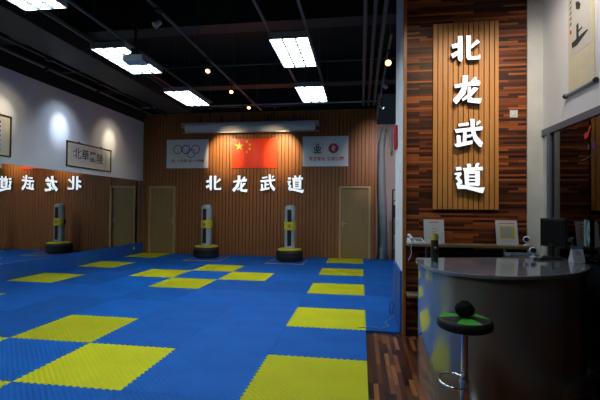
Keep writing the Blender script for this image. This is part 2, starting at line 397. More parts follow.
for j in range(-2, 8):
    for i in range(-7, 1):
        if i == 0 and j < 1: continue
        yel = (i, j) in YELLOW
        x1 = i + 1; y1 = j + 1
        tl = [1, 1, 1, 1]
        if i == -7: tl[3] = 0
        if i == 0: tl[1] = 0; x1 = 0.404 if j == 1 else 1.0
        if i == -1 and j < 1: tl[1] = 0
        if j == 7: tl[2] = 0; y1 = YB - .03
        if j == 1 and i == 0: tl[0] = 0; tl[2] = 0
        if j == 2 and i == 0: tl[0] = 0
        xa = i + (.001 if i == -7 else 0)
        w_, h_ = x1 - xa, y1 - j
        key = (yel, tuple(tl), round(w_, 3), round(h_, 3))
        cx, cy = (xa + x1) / 2, (j + y1) / 2
        if key not in cache:
            pts = mat_outline(-w_ / 2, -h_ / 2, w_ / 2, h_ / 2, tl)
            pts = [(px * (1 - .0025 / w_), py * (1 - .0025 / h_)) for px, py in pts]
            mb = MB(); n = len(pts)
            ins = [(px * (1 - .004 / w_), py * (1 - .004 / h_)) for px, py in pts]
            vs = [(px, py, -MT) for px, py in pts] + [(px, py, -.0025) for px, py in pts] + [(px, py, 0) for px, py in ins]
            fs = [tuple(range(n - 1, -1, -1)), tuple(range(2 * n, 3 * n))]
            for k in range(n):
                l = (k + 1) % n; fs += [(k, l, n + l, n + k), (n + k, n + l, 2 * n + l, 2 * n + k)]
            mb.add(vs, fs)
            o = mb.build('foam_mat', M_yel if yel else M_blue, loc=(cx, cy, 0)); cache[key] = o
        else:
            o = cache[key].copy(); COL.objects.link(o); o.location = (cx, cy, 0)
        c = 'yellow' if yel else 'blue'
        row = ORD[7 - j]; colm = ORD[i + 7]
        side = 'against the mirrors' if i == -7 else ('at the pillar edge' if i == 0 else colm + ' from the mirrors')
        tag(o, '%s foam mat, %s row from the slatted wall, %s' % (c, row, side), 'floor mat', c + ' interlocking foam mats')

# ================================================================== GLYPHS
G = {
 'bei': [[(122,45),(177,45),(180,305),(163,350),(130,325),(122,300)], [(52,140),(125,125),(125,180),(65,190)], [(45,250),(125,212),(125,268),(68,303)],
         [(212,45),(268,45),(262,270),(275,288),(340,285),(368,262),(368,320),(355,328),(235,328),(215,300)], [(262,165),(330,95),(368,130),(262,205)]],
 'long': [[(75,145),(345,105),(362,120),(355,165),(190,172),(85,190)], [(255,115),(300,58),(325,75),(322,120),(262,135)],
          [(168,42),(232,42),(222,170),(200,255),(100,375),(65,330),(65,310),(120,255),(165,170)],
          [(222,175),(262,175),(258,290),(285,310),(375,305),(368,355),(355,372),(220,352),(222,240)], [(285,180),(345,195),(262,290),(170,340),(160,310),(222,262)]],
 'wu': [[(118,75),(235,60),(235,98),(125,110)], [(80,135),(380,108),(388,125),(378,155),(95,182)], [(248,22),(298,22),(300,120),(318,210),(388,295),(370,348),(345,340),(290,270),(258,170)],
        [(318,60),(350,38),(368,60),(325,105),(312,95)], [(172,165),(212,165),(212,290),(168,300)], [(100,215),(108,200),(148,210),(150,300),(105,310)],
        [(80,305),(278,262),(275,310),(110,345),(85,330)], [(205,205),(272,195),(262,232),(205,240)]],
 'dao': [[(85,85),(150,80),(160,120),(95,130)], [(75,150),(145,140),(160,165),(130,205),(160,235),(165,275),(110,290),(90,275),(115,250),(85,210),(105,180),(75,175)],
         [(95,275),(200,290),(330,315),(405,312),(385,380),(370,382),(200,335),(110,335)], [(165,95),(378,80),(385,125),(175,135)], [(205,50),(245,42),(260,70),(255,100),(215,100)],
         [(300,55),(320,35),(348,42),(330,90),(290,100)], [(178,130),(234,130),(234,297),(215,300),(188,285)], [(298,130),(352,130),(350,290),(335,305),(298,300)],
         [(225,128),(310,128),(310,166),(225,166)], [(225,180),(310,180),(310,205),(225,205)], [(225,220),(310,220),(310,243),(225,243)], [(225,258),(310,258),(310,300),(225,297)]],
}
WORDS = {'bei': '北', 'long': '龙', 'wu': '武', 'dao': '道'}
PLACES = ['first', 'second', 'third', 'fourth']
def poly_inset(P, d):
    n = len(P); area = sum(P[k][0] * P[(k + 1) % n][1] - P[(k + 1) % n][0] * P[k][1] for k in range(n)); sg = 1 if area > 0 else -1
    out = []
    for k in range(n):
        a, p, c = Vector(P[k - 1]), Vector(P[k]), Vector(P[(k + 1) % n])
        d1 = (p - a).normalized(); d2 = (c - p).normalized()
        n1 = Vector((-d1.y, d1.x)) * sg; n2 = Vector((-d2.y, d2.x)) * sg
        m = n1 + n2; L2 = max(m.length_squared / 2, .6)
        out.append(tuple(p + m * (d / L2)))
    return out
def letter(key, cx, cz, y, size, label, group, kz=1.0, thin=3):
    """size = metres per 442 trace units; the letter's back touches plane y"""
    t = thing('illuminated_character', label, 'sign character', (cx, y, cz), 0, group)
    s_ = size / 442.0
    face = MB(); side = MB()
    for q, P in enumerate(G[key]):
        P = poly_inset(P, thin)
        pts = [((px - 221) * s_, -(py - 200) * s_ * kz) for px, py in P]
        fn = lambda a, b_, c: (a, c, b_)
        side.prism(pts, -0.058 - .0002 * q, -0.012, fn)
        ctrx = sum(p[0] for p in pts) / len(pts); ctrz = sum(p[1] for p in pts) / len(pts)
        face.prism(pts, -0.066 - .0004 * q, -0.058 - .0002 * q, fn)
    for px, py in ((-.06, .03), (.05, -.04)): side.box(px - .006, px + .006, -.014, 0, py - .006, py + .006)
    side.build('letter_side', M_letside, t); face.build('letter_face', M_letter, t)
    return t
# over the back wall, in a row
YS = YB - .018
for k, (key, cx) in enumerate((('bei', -4.61), ('long', -3.77), ('wu', -2.92), ('dao', -2.06))):
    letter(key, cx, 2.225, YS, 0.71, 'white lit character %s, %s of the row of four on the slatted back wall' % (WORDS[key], PLACES[k]), 'white characters on the back wall', thin=4.5)

# vertical panel on reception wall with its own slats
PX0, PX1, PZ0, PZ1 = 0.775, 1.512, 1.50, 3.715
t = thing('slatted_sign_panel', 'tall light wooden slatted board behind the reception characters', 'sign panel', (0, YW, 0))
MB().box(PX0, PX1, -.02, -.0, PZ0, PZ1).build('backing_board', M_slatback, t)
b = MB(); slats(b, PX0, PX1, -.02, PZ0, PZ1, .048, .010, .014); b.build('slats', M_panelwood, t)
for k, (key, cx, cz) in enumerate((('bei', 1.140, 3.375), ('long', 1.148, 2.905), ('wu', 1.150, 2.372), ('dao', 1.155, 1.875))):
    letter(key, cx, cz, YW - .034, 0.455, 'white lit character %s, %s from the top on the reception sign board' % (WORDS[key], PLACES[k]), 'white characters on the reception board')

# ================================================================== BANNERS ON BACK WALL
def disc(mb, cx, cz, r, y0, y1, n=32, r2=None):
    if r2 is None:
        mb.prism([(cx + r * math.cos(2 * PI * k / n), cz + r * math.sin(2 * PI * k / n)) for k in range(n)], y0, y1, lambda a, b_, c: (a, c, b_))
    else:
        vs = []; fs = []
        for k in range(n):
            a = 2 * PI * k / n
            for R_ in (r, r2):
                for y in (y0, y1): vs.append((cx + R_ * math.cos(a), y, cz + R_ * math.sin(a)))
        for k in range(n):
            l = (k + 1) % n
            a, b_, c, d = 4 * k, 4 * k + 1, 4 * k + 2, 4 * k + 3; e, f, g, h = 4 * l, 4 * l + 1, 4 * l + 2, 4 * l + 3
            fs += [(a, e, f, b_), (c, d, h, g), (a, c, g, e), (b_, f, h, d)]
        mb.add(vs, fs)
# rings banner
t = thing('wall_banner', 'pale banner with five coloured rings and red slogan on slatted wall', 'banner', (-5.53, YS, 3.17), 0)
MB().box(-.70, .70, -.02, 0, -.455, .455).build('banner_panel', M_banner, t, bevel=.004)
for cx, cz, m, nm in ((-.325, .14, M_bluep, 'blue'), (-.045, .14, M_blackp, 'black'), (.275, .14, M_redp, 'red'), (-.19, .01, M_star, 'yellow'), (.125, .01, M_greenp, 'green')):
    b = MB(); disc(b, cx, cz, .145, -.024, -.02, 32, .120); r_ = b.build('ring', m, t); r_['label'] = nm + ' ring'
text_part('slogan', '同一个世界', .105, M_redp, t, (-.27, -.022, -.235), offset=.002)
text_part('slogan', '同一个梦想', .105, M_redp, t, (.30, -.022, -.235), offset=.002)
# flag
def star(mb, cx, cz, r, rot, y0, y1):
    pts = []
    for k in range(10):
        a = rot + PI / 2 + k * PI / 5; R_ = r if k % 2 == 0 else r * .382
        pts.append((cx + R_ * math.cos(a), cz + R_ * math.sin(a)))
    c = len(mb.v)
    vs = [(p[0], y0, p[1]) for p in pts] + [(cx, y0, cz)]
    mb.add(vs, [(k, (k + 1) % 10, 10) for k in range(10)])
t = thing('wall_flag', 'red flag with one large and four small yellow stars on slatted wall', 'flag', (-3.345, YS, 3.165))
MB().box(-.715, .715, -.018, 0, -.455, .455).build('flag_cloth', M_flag, t, bevel=.003)
U = 1.43 / 30
for (gx, gz, r, first) in ((5, 5, 3, 1), (10, 8, 1, 0), (12, 6, 1, 0), (12, 3, 1, 0), (10, 1, 1, 0)):
    b = MB(); cx = -.715 + gx * U; cz = .455 - (10 - gz) * .91 / 20
    rot = 0 if first else math.atan2((-.455 + 0, 0)[1], 1) + 0.4 * gz
    star(b, cx, cz, r * U * 1.05, rot, -.0195, -.0195); b.build('star', M_star, t)
# school banner
t = thing('wall_banner', 'pale banner with round green crest, red round crest and red words', 'banner', (-1.14, YS, 3.205), 0)
MB().box(-.69, .69, -.02, 0, -.455, .455).build('banner_panel', M_banner, t, bevel=.004)
e1 = MB(); disc(e1, -.235, .085, .185, -.023, -.02, 40, .172)
ob = e1.build('crest', M_greyp, t)
c1 = MB()
for cx, cz, r in ((-.235, .175, .055), (-.30, .085, .055), (-.17, .085, .055), (-.28, .0, .05), (-.19, .0, .05), (-.235, .07, .05)): disc(c1, cx, cz, r, -.024, -.02, 20, r * .45)
c1.box(-.36, -.11, -.024, -.02, -.06, -.035)
c1.build('crest_figure', M_dkgreenp, ob)
e2 = MB(); disc(e2, .245, .085, .15, -.023, -.02, 40); ob2 = e2.build('crest', M_redp, t)
c2 = MB(); disc(c2, .235, .15, .028, -.025, -.02, 16)
for P in ([(.20,.11),(.27,.12),(.275,.09),(.21,.08)], [(.225,.10),(.26,.10),(.29,.0),(.27,-.01),(.245,.05),(.215,.0),(.195,.01)], [(.27,.12),(.32,.15),(.325,.13),(.28,.09)], [(.20,.11),(.17,.07),(.185,.06),(.21,.085)]):
    c2.prism(P, -.025, -.02, lambda a, b_, c: (a, c, b_))
c2.build('crest_figure', M_banner, ob2)
text_part('slogan', '专注专业', .125, M_redp, t, (-.25, -.022, -.235), offset=.003)
text_part('slogan', '铸就口碑', .125, M_redp, t, (.31, -.022, -.235), offset=.003)

# projection screen housing
t = thing('projection_screen', 'long pale roller projection screen case mounted above the flag', 'screen', (-3.51, YS - .02, 3.97))
b = MB(); n = 20
prof_ = [(-.13 + 0.0, -.10), (-.145, -.02), (-.14, .06), (-.10, .10), (0, .10), (0, -.10)]
b.add([(-2.06, y, z) for y, z in prof_] + [(2.06, y, z) for y, z in prof_], [tuple(range(6)), tuple(range(11, 5, -1))] + [(k, (k + 1) % 6, 6 + (k + 1) % 6, 6 + k) for k in range(6)])
b.build('screen_case', M_screenw, t)
b = MB()
for sx in (-1, 1): b.box(min(sx * 2.06, sx * 2.17), max(sx * 2.06, sx * 2.17), -.155, 0, .0, .15)
b.box(-2.17, 2.17, -.16, 0, .10, .15)
b.build('end_cap', M_lampmet, t, bevel=.005)
MB().box(-2.13, 2.18, -.13, -.09, -.175, -.15).build('bottom_bar', M_lampmet, t)
MB().box(-2.04, 2.04, -.112, -.108, -.155, -.10).build('screen_fabric', M_banner, t)
for k, x in enumerate((-5.1, -4.4, -3.7, -2.9, -2.1)):
    o = MB().box(-.02, .02, -.06, 0, 0, .22).build('screen_bracket', M_blkm, t, loc=(x + 3.51, 0, .15))

# ================================================================== STRIKING DUMMIES
def make_dummy():
    t = thing('striking_dummy', '', 'training dummy', (0, 0, 0), 0, 'standing striking dummies')
    b = MB(); pr = []
    pr = [(0.0, 0), (.32, 0), (.36, .02), (.378, .06)]
    for z in (.10, .15, .20): pr += [(.378, z - .012), (.364, z - .006), (.364, z + .006), (.378, z + .012)]
    pr += [(.378, .25), (.36, .285), (.31, .30), (0, .30)]
    b.lathe(pr, n=40); b.build('tyre_base', M_tyre, t, smooth=True)
    b = MB(); b.lathe([(0, .301), (.335, .301), (.338, .325), (.31, .342), (0, .345)], n=40); b.build('base_cover', M_ylw, t, smooth=True)
    b = MB(); b.lathe([(0, .346), (.155, .346), (.155, 1.46), (.148, 1.50), (.125, 1.53), (.08, 1.548), (0, 1.553)], n=36); pad = b.build('pad_column', M_gun, t, smooth=True)
    b = MB(); b.lathe([(.152, .42), (.160, .42), (.160, 1.43), (.152, 1.43)], n=8, a0=-PI / 2 - .42, a1=-PI / 2 + .30); b.build('black_stripe', M_vinylk, t, smooth=True)
    b = MB(); b.lathe([(.156, .86), (.170, .86), (.173, .98), (.170, 1.09), (.156, 1.09)], n=36)
    belt = b.build('belt', M_ylw, t, smooth=True)
    bb = MB(); k = lambda a, z, c=0: ((.1745 + c) * math.cos(-PI / 2 + a), (.1745 + c) * math.sin(-PI / 2 + a), z)
    R_ = .045
    for i in range(14):
        a = 2 * PI * i / 14; a2 = 2 * PI * (i + 1) / 14
        bb.add([k(-.05 + r * math.cos(q) / .1745, .975 + r * math.sin(q)) for (r, q) in ((R_, a), (R_, a2), (R_ * .72, a2), (R_ * .72, a))], [(0, 1, 2, 3)])
    bb.add([k(-.05 + px / .1745, .975 + pz) for px, pz in ((0, .026), (.022, -.015), (-.022, -.015))], [(0, 1, 2)])
    bb.add([k(.62 + px, .975 + pz) for px, pz in ((-.1, .045), (.1, .045), (.1, .02), (-.1, .02))], [(0, 1, 2, 3)])
    bb.add([k(.62 + px, .975 + pz) for px, pz in ((-.1, -.02), (.1, -.02), (.1, -.045), (-.1, -.045))], [(0, 1, 2, 3)])
    bb.build('belt_print', M_blackp, belt)
    b = MB(); b.box(-.19, -.165, -.03, .03, .88, 1.06); b.build('belt_strap', M_vinylk, belt, bevel=.004)
    return t
d1 = make_dummy(); d1.location = (-4.60, 7.42, .009); d1['label'] = 'grey striking dummy with yellow belt below the character 北, nearer the mirrors'
d2 = copy_tree(d1); d2.location = (-2.04, 7.15, .009); d2.rotation_euler[2] = .12; d2['label'] = 'grey striking dummy with yellow belt below the character 道, nearer the right door'
for x, lab in ((-4.44, 'under the dummy nearer the mirrors'), (-2.08, 'under the dummy nearer the right door')):
    t = thing('base_mat', 'thin square blue mat with narrow yellow line ' + lab, 'mat', (x, 7.12 if x < -3 else 6.99, 0.0008), 0, 'thin square mats under the dummies')
    MB().box(-.51, .51, -.51, .51, 0, .007).build('mat_sheet', M_bluepad, t)
    b = MB()
    for s_ in (-1, 1):
        b.box(-.51, .51, s_ * .505 - .008, s_ * .505 + .008, .0005, .0082); b.box(s_ * .505 - .008, s_ * .505 + .008, -.51, .51, .0005, .0082)
    b.build('yellow_edge', M_ylw, t)

# ================================================================== FRAMED CALLIGRAPHY ON LEFT WALL
def frame_pic(label, y0, y1, z0, z1, inner):
    t = thing('framed_calligraphy', label, 'framed picture', (XL - .04, y0, z0), 0, 'framed calligraphy on the left wall')
    W = y1 - y0; H = z1 - z0; f = .028
    b = MB(); b.box(0, .03, 0, W, 0, f); b.box(0, .03, 0, W, H - f, H); b.box(0, .03, 0, f, f, H - f); b.box(0, .03, W - f, W, f, H - f)
    b.build('frame', M_dframe, t, bevel=.004)
    MB().box(0, .012, f, W - f, f, H - f).build('mount', M_cream, t)
    MB().box(.012, .014, inner[0], W - inner[1], inner[2], H - inner[2]).build('paper', M_rice, t)
    for q in (.25, .75): MB().box(0, .012, W * q - .02, W * q + .02, H, H + .03).build('hanger', M_dframe, t)
    return t, W, H
t, W, H = frame_pic('wide dark framed calligraphy of four large characters on white wall', 4.62, 6.36, 2.44, 3.06, (.14, .16, .09))
for k, (c, m) in enumerate((('北', mat('red_brown_ink', (.22, .05, .03), .8)), ('華', M_ink), ('墨', M_ink), ('陵', M_ink))):
    text_part('brush_character', c, .29, m, t, (.0155, .38 + k * .29, H / 2 + (.02, 0.01, .0, -.02)[k]), (PI / 2, 0, PI / 2), .001, .0025)
for q in range(6): MB().box(.014, .0155, W - .25, W - .225, H - .14 - q * .06, H - .105 - q * .06).build('small_writing', M_ink, t)
s_ = MB(); s_.box(.014, .0155, .22, .25, .36, .40); s_.build('seal', M_redp, t)
t, W, H = frame_pic('cream framed calligraphy cut off by the left picture edge', 1.95, 3.07, 2.45, 3.27, (.12, .14, .08))
for q in range(4):
    for r_ in range(7):
        ww = random.uniform(.03, .05)
        MB().box(.014, .0155, W - .24 - q * .14 - ww, W - .24 - q * .14, H - .17 - r_ * .09, H - .13 - r_ * .09 + random.uniform(0, .02)).build('small_writing', M_ink, t)

# ================================================================== HANGING SCROLL ON RIGHT WALL
SX = XR - .002
t = thing('hanging_scroll', 'long hanging calligraphy scroll with cream silk mount on right wall', 'scroll', (SX, .22, 2.66))
y0, y1 = -.345, .115      # toward camera .. toward back
ZT = 2.0
MB().box(-.008, -.004, y0, y1, 0, ZT).build('silk_mount', M_cream, t)
b = MB(); b.add([(-.009, y0 + .06, .62), (-.009, y1 - .05, .36), (-.009, y1 - .05, ZT - .3), (-.009, y0 + .06, ZT - .3)], [(0, 1, 2, 3)]); b = MB()
b.box(-.0095, -.008, y0 + .065, y1 - .06, .37, ZT - .25); b.build('paper', M_rice, t)
b = MB(); b.tube([(-.02, y0 - .02, 0), (-.02, y1 + .02, 0)], .015, 14); rod = b.build('roller', noisy('grey_roller', (0.28, 0.30, 0.34), (0.33, 0.35, 0.39), 8, 0.5), t, smooth=True)
for yy, s_ in ((y0 - .02, -1), (y1 + .02, 1)):
    b = MB(); b.tube([(-.02, yy, 0), (-.02, yy + s_ * .008, 0), (-.02, yy + s_ * .03, 0), (-.02, yy + s_ * .036, 0)], [.016, .024, .024, .016], 14); b.build('roller_knob', M_blk, rod, smooth=True)
MB().box(-.02, -.002, y0 - .01, y1 + .01, ZT - .01, ZT + .02).build('top_rod', M_dframe, t)
def wallpoly(mb, pts): mb.prism(pts, -.0115, -.0095, lambda a, b_, c: (c, a, b_))
b = MB()       # in (y, z) with +y away from the camera
for P in ([(-.045,.49),(-.085,.49),(-.08,.65),(-.042,.64)], [(-.075,.575),(-.14,.585),(-.145,.57),(-.075,.555)],
          [(.045,.50),(.035,.445),(-.05,.44),(-.13,.468),(-.24,.505),(-.235,.52),(-.14,.515),(-.07,.51)]): wallpoly(b, [(a + .0, c) for a, c in P])
b.build('brush_character', M_ink, t)
b = MB()
for P in ([(-.04,.80),(-.10,.77),(-.12,.81),(-.08,.86),(-.03,.87)], [(-.05,.9),(-.08,.9),(-.10,1.12),(-.06,1.13)], [(.0,1.02),(-.2,1.06),(-.2,1.03),(.0,.99)]): wallpoly(b, P)
b.build('brush_character', M_ink, t)
b = MB()
for q in range(12):
    z = .68 + q * .055; wallpoly(b, [(.085, z), (.05, z + .01), (.045, z + .035), (.08, z + .03)])
b.build('small_writing', noisy('pale_ink', (0.18, 0.18, 0.18), (0.3, 0.3, 0.3), 40, 0.8), t)
b = MB(); wallpoly(b, [(.08, .60), (.05, .60), (.05, .635), (.08, .635)]); b.build('seal', M_redp, t)

# ================================================================== CEILING SERVICES
TUBES = M_tube
def make_panel():
    t = thing('ceiling_light', '', 'ceiling light', (0, 0, 0), 0, 'fluorescent louver panels')
    b = MB(); W, Lh = .29, .60
    b.box(-W, W, -Lh, Lh, .085, .10); b.box(-W, -W + .012, -Lh, Lh, 0, .085); b.box(W - .012, W, -Lh, Lh, 0, .085)
    b.box(-W + .012, W - .012, -Lh, -Lh + .012, 0, .085); b.box(-W + .012, W - .012, Lh - .012, Lh, 0, .085)
    b.build('housing', M_lampmet, t)
    for x in (-.19, 0, .19):
        b = MB(); b.box(x - .07, x + .07, -Lh + .03, Lh - .03, .028, .036); b.build('lamp_tube', TUBES, t)
    b = MB()
    for k in range(1, 8): y = -Lh + k * 1.2 / 8; b.box(-W + .012, W - .012, y - .003, y + .003, .0, .014)
    for x in (-.095, .095): b.box(x - .012, x + .012, -Lh + .012, Lh - .012, -.001, .028)
    b.build('louver', M_louv, t)
    return t
p0 = make_panel()
ZP = 3.93
spots_ = []
PD = {(-3.95, -.22): 'nearest panel light of the left row, cut by the top picture edge', (-3.95, 2.20): 'panel light of the left row, beside the projector', (-3.95, 4.55): 'far panel light of the left row, next to the back wall',
      (-1.12, -.15): 'panel light of the right row, above the picture edge', (-1.12, -2.5): 'fill panel light added to the right row, unseen behind the viewpoint',  # the one behind the camera is added fill, never in view
      (-1.12, 2.20): 'larger nearer panel light of the right row', (-1.12, 4.55): 'far panel light of the right row, next to the back wall'}
first = True
for (x, y), lab in PD.items():
    o = p0 if first else copy_tree(p0); first = False
    o.location = (x, y, ZP); o['label'] = 'white louvered fluorescent ' + lab
# rails carrying the panels
for x, lab in ((-4.22, 'left rail of the left light row'), (-3.68, 'right rail of the left light row'), (-1.39, 'left rail of the right light row'), (-.85, 'right rail of the right light row')):
    t = thing('light_rail', 'thin grey metal ceiling rail, ' + lab, 'rail', (x, 0, ZP + .102), 0, 'rails that carry the panel lights')
    MB().box(-.018, .018, -5.5, 5.35, 0, .03).build('rail', M_rail, t)
    for y in (-3, -.8, .9, 3.3, 5.2): MB().tube([(0, y, .03), (0, y, ZC - ZP - .102)], .006, 6).build('hanger_rod', M_rail, t)
t = MB().tube([(-3.98, 2.85, ZP + .06), (-3.98, 3.9, ZP + .06)], .022, 8).build('conduit', M_redpipe)
tag(t, 'short red conduit between two panel lights of the left row', 'pipe')
# spot track and spot heads
def spot_head(label, loc, aim, bulb, group='track spotlights', r=.045, L=.10):
    t = thing('spotlight', label, 'spotlight', loc, 0, group)
    d = (Vector(aim) - Vector(loc)).normalized(); q = d.to_track_quat('Z', 'Y')
    def P(l): return [q @ Vector((0, 0, z)) for z in l]
    b = MB(); b.tube([(0, 0, .16), (0, 0, .06)], .010, 8); b.box(-.025, .025, -.06, .06, .15, .185); b.tube([(0, 0, .07), Vector((0, 0, 0))], .008, 8)
    b.build('bracket', M_blkm, t)
    b = MB(); b.tube(P([-.05, -.04, .01, L * .55, L * .56]), [.02, .032, .036, r, r], 18, cap=False); b.add(P([-.05]), [])
    b.build('lamp_shell', M_lampmet if 'silver' in label else M_blkm, t, smooth=True)
    b = MB(); b.tube(P([L * .50, L * .52]), [r * .88] * 2, 18); b.build('bulb', bulb, t)
    return t
def track(x0, x1, y0, y1, z0, z1, m, lab):
    t = thing('lighting_track', lab, 'track', ((x0 + x1) / 2, (y0 + y1) / 2, z0))
    w_, h_ = (x1 - x0) / 2, (y1 - y0) / 2
    MB().box(-w_, w_, -h_, h_, 0, z1 - z0).build('track_rail', m, t)
    n = max(2, int(max(w_, h_) // 1) + 1)
    for k in range(n):
        f = -.92 + 1.84 * k / (n - 1); x, y = (w_ * f, 0) if w_ > h_ else (0, h_ * f)
        MB().tube([(x, y, z1 - z0), (x, y, ZC - z0)], .006, 6).build('hanger_rod', m, t)
M_off = mat('unlit_reflector', (0.35, 0.30, 0.18), 0.3, 0.8)
track(-2.69, -2.655, -4, 6.2, 4.03, 4.06, M_rail, 'black lighting track running along the middle of the ceiling')
spot_head('unlit silver spotlight on the middle track, nearest the camera', (-2.67, .75, 3.85), (-3.2, .2, 3.1), M_off)
spot_head('glowing warm spotlight on the middle track, left of the other two lit ones', (-2.67, 2.50, 3.85), (-2.6, 1.4, 2.6), M_bulbW)
spot_head('glowing warm spotlight on the middle track, between the other two lit ones', (-2.67, 3.75, 3.85), (-2.4, 2.7, 2.6), M_bulbW)
spot_head('glowing warm spotlight on the middle track, farthest along it', (-2.67, 5.05, 3.85), (-2.5, 4.0, 2.6), M_bulbW)
track(.335, .37, 1.9, 7.6, 4.03, 4.06, M_rail, 'black lighting track beside the white pillar')
spot_head('bright warm spotlight beside the white pillar', (.35, 2.5, 3.85), (.2, 1.3, 2.9), M_bulbW, r=.055)
spot_head('small silver spotlight behind the bright one beside the pillar, upper of the pair', (.38, 3.85, 3.85), (.9, 3.9, 3.5), M_bulbC, r=.03, L=.08)
spot_head('small silver spotlight above the gap by the pillar, lower of the pair', (.40, 5.5, 3.86), (.9, 5.4, 3.5), M_bulbC, r=.03, L=.08)
spot('spot_lamp', (.46, 5.5, 3.82), (.8, 9.3, 2.6), 200, (1, .85, .82), 60, 1.0, .03)
spot('spot_lamp', (.45, 3.85, 3.80), (.9, 8.0, 0.5), 70, COOL, 60, 1.0, .03)
# track washing the left wall
track(-6.07, -6.03, .5, 7.6, 4.315, 4.345, M_blkm, 'black lighting track running beside the white left wall')
for y, z, m, colr, wts, lab, dg in ((2.85, 3.35, M_bulbW, (1, .86, .66), 38, 'black wall spotlight above the cream framed calligraphy', 54), (4.40, 3.38, M_bulbC, (.66, .78, 1), 75, 'black wall spotlight between the two framed calligraphies', 50), (6.28, 3.38, M_bulbW, (1, .86, .62), 50, 'black wall spotlight above the wide framed calligraphy', 50)):
    l_ = (-6.05, y, 4.13); spot_head(lab, l_, (XL, y, z + .1), M_off, 'wall washing spotlights')
    v = (Vector((XL, y, z)) - Vector(l_)).normalized() * .075
    spot('spot_lamp', Vector(l_) + v, (XL, y, z - .05), wts * 1.3, colr, 36, 1.0, .05)
    spot('spot_lamp', Vector(l_) + v, (XL, y, z - .25), wts * .45, colr, 85, 1.0, .05)
# spots washing the back wall
for x, wts, lab in ((-4.30, 330, 'small black spotlight above the gap left of the flag'), (-2.45, 330, 'small black spotlight above the gap right of the flag')):
    l_ = (x, 6.80, 4.10); spot_head(lab, l_, (x, YB, 3.2), M_off, 'back wall spotlights')
    MB
    v = (Vector((x, YB, 3.2)) - Vector(l_)).normalized() * .08
    spot('spot_lamp', Vector(l_) + v, (x, YB, 3.18), wts, (1, .72, .38), 50, .9, .03)
    spot('spot_lamp', Vector(l_) + v, (x + (.35 if x < -3.4 else -.35), YB, 3.0), 60, (1, .72, .40), 80, 1.0, .03)
track(-5.05, -1.3, 6.78, 6.82, 4.285, 4.315, M_blkm, 'black lighting track across the ceiling before the slatted wall')
# ducts, beams and pipes
def duct(name, label, cat, x0, x1, y0, y1, z0, z1, m=None, group=None):
    t = MB().box(x0, x1, y0, y1, z0, z1).build(name, m or M_duct, bevel=.01); tag(t, label, cat, group); return t
for y, lab in ((-.8, 'nearest'), (2.5, 'middle'), (5.9, 'farthest')):
    struct('ceiling_beam', MB().box(XL - .04, 1.15, y, y + .35, 4.62, ZC), M_duct, 'dark concrete ceiling beam, ' + lab, 'beam')
duct('air_duct', 'wide dark air duct running high along the left side of the ceiling', 'duct', -6.0, -5.2, -5, 7.6, 4.36, 4.60)
for k, x in enumerate((-.02, .13, .28)):
    t = MB().tube([(x, 1.2, 4.52), (x, 7.9, 4.52)], .035, 10).build('ceiling_pipe', M_rail, smooth=True)
    tag(t, ['left', 'middle', 'right'][k] + ' of the three grey pipes running along ceiling by the pillar', 'pipe', 'three parallel ceiling pipes')
for x, z, lab in ((-6.55, 4.35, 'lower black pipe above the left white wall'), (-5.0, 4.55, 'black pipe left of the left light row')):
    t = MB().tube([(x, -5, z), (x, 7.9, z)], .03, 8).build('ceiling_pipe', M_rail, smooth=True); tag(t, lab, 'pipe')
t = MB().tube([(-6.9, 7.7, 4.58), (.36, 7.7, 4.58)], .022, 8).build('ceiling_pipe', M_lampmet, smooth=True); tag(t, 'pale pipe crossing above the top of the slatted wall', 'pipe')
t = MB().tube([(-6.9, 4.3, 4.56), (1.1, 4.3, 4.56)], .018, 8).build('ceiling_pipe', M_rail, smooth=True); tag(t, 'thin conduit crossing the ceiling between the panel lights', 'pipe')
# projector
t = thing('projector', 'pale projector hanging from ceiling pole before a panel light', 'projector', (-3.37, 1.42, 3.61), math.radians(8))
MB().box(-.145, .145, -.12, .12, 0, .09).build('projector_body', mat('projector_grey', (.50, .58, .66), .45), t, bevel=.015)
b = MB(); b.tube([(-.06, .12, .045), (-.06, .15, .045)], .03, 16); b.build('lens', M_blk, t, smooth=True)
b = MB(); b.box(-.08, .08, -.06, .06, .09, .125); b.tube([(0, 0, .12), (0, 0, ZC - 3.61)], .02, 10); b.box(-.05, .05, -.05, .05, .125, .20); b.build('ceiling_mount', M_blkm, t)
b = MB()
for k in range(6): b.box(.141, .1475, -.1 + k * .035, -.085 + k * .035, .025, .07)
b.build('vent', M_blk, t)

# ================================================================== RECEPTION: wall shelf and things on it
t = thing('wall_shelf', 'thin wooden shelf unit with metal posts along the reception wall', 'shelf', (.47, .70, 0))
M_shelf = noisy('shelf_wood', (.22, .15, .075), (.27, .19, .10), 5, .5, stretch=(1, 10, 10))
MB().box(0, 1.358, 0, .248, 1.07, 1.10).build('shelf_board', M_shelf, t, bevel=.003)
MB().box(0, 1.358, .02, .248, .48, .51).build('shelf_board', M_shelf, t, bevel=.003)
for x in (.21, 1.05):
    b = MB(); b.tube([(x, .06, .51), (x, .06, 1.07)], .014, 12); b.lathe([(.03, .0), (.03, .008), (.014, .015)], (x, .06, .511), 14); b.build('post', M_chrome, t, smooth=True)
    b = MB(); b.tube([(x, .06, -MT), (x, .06, .48)], .014, 12); b.build('post', M_chrome, t, smooth=True)
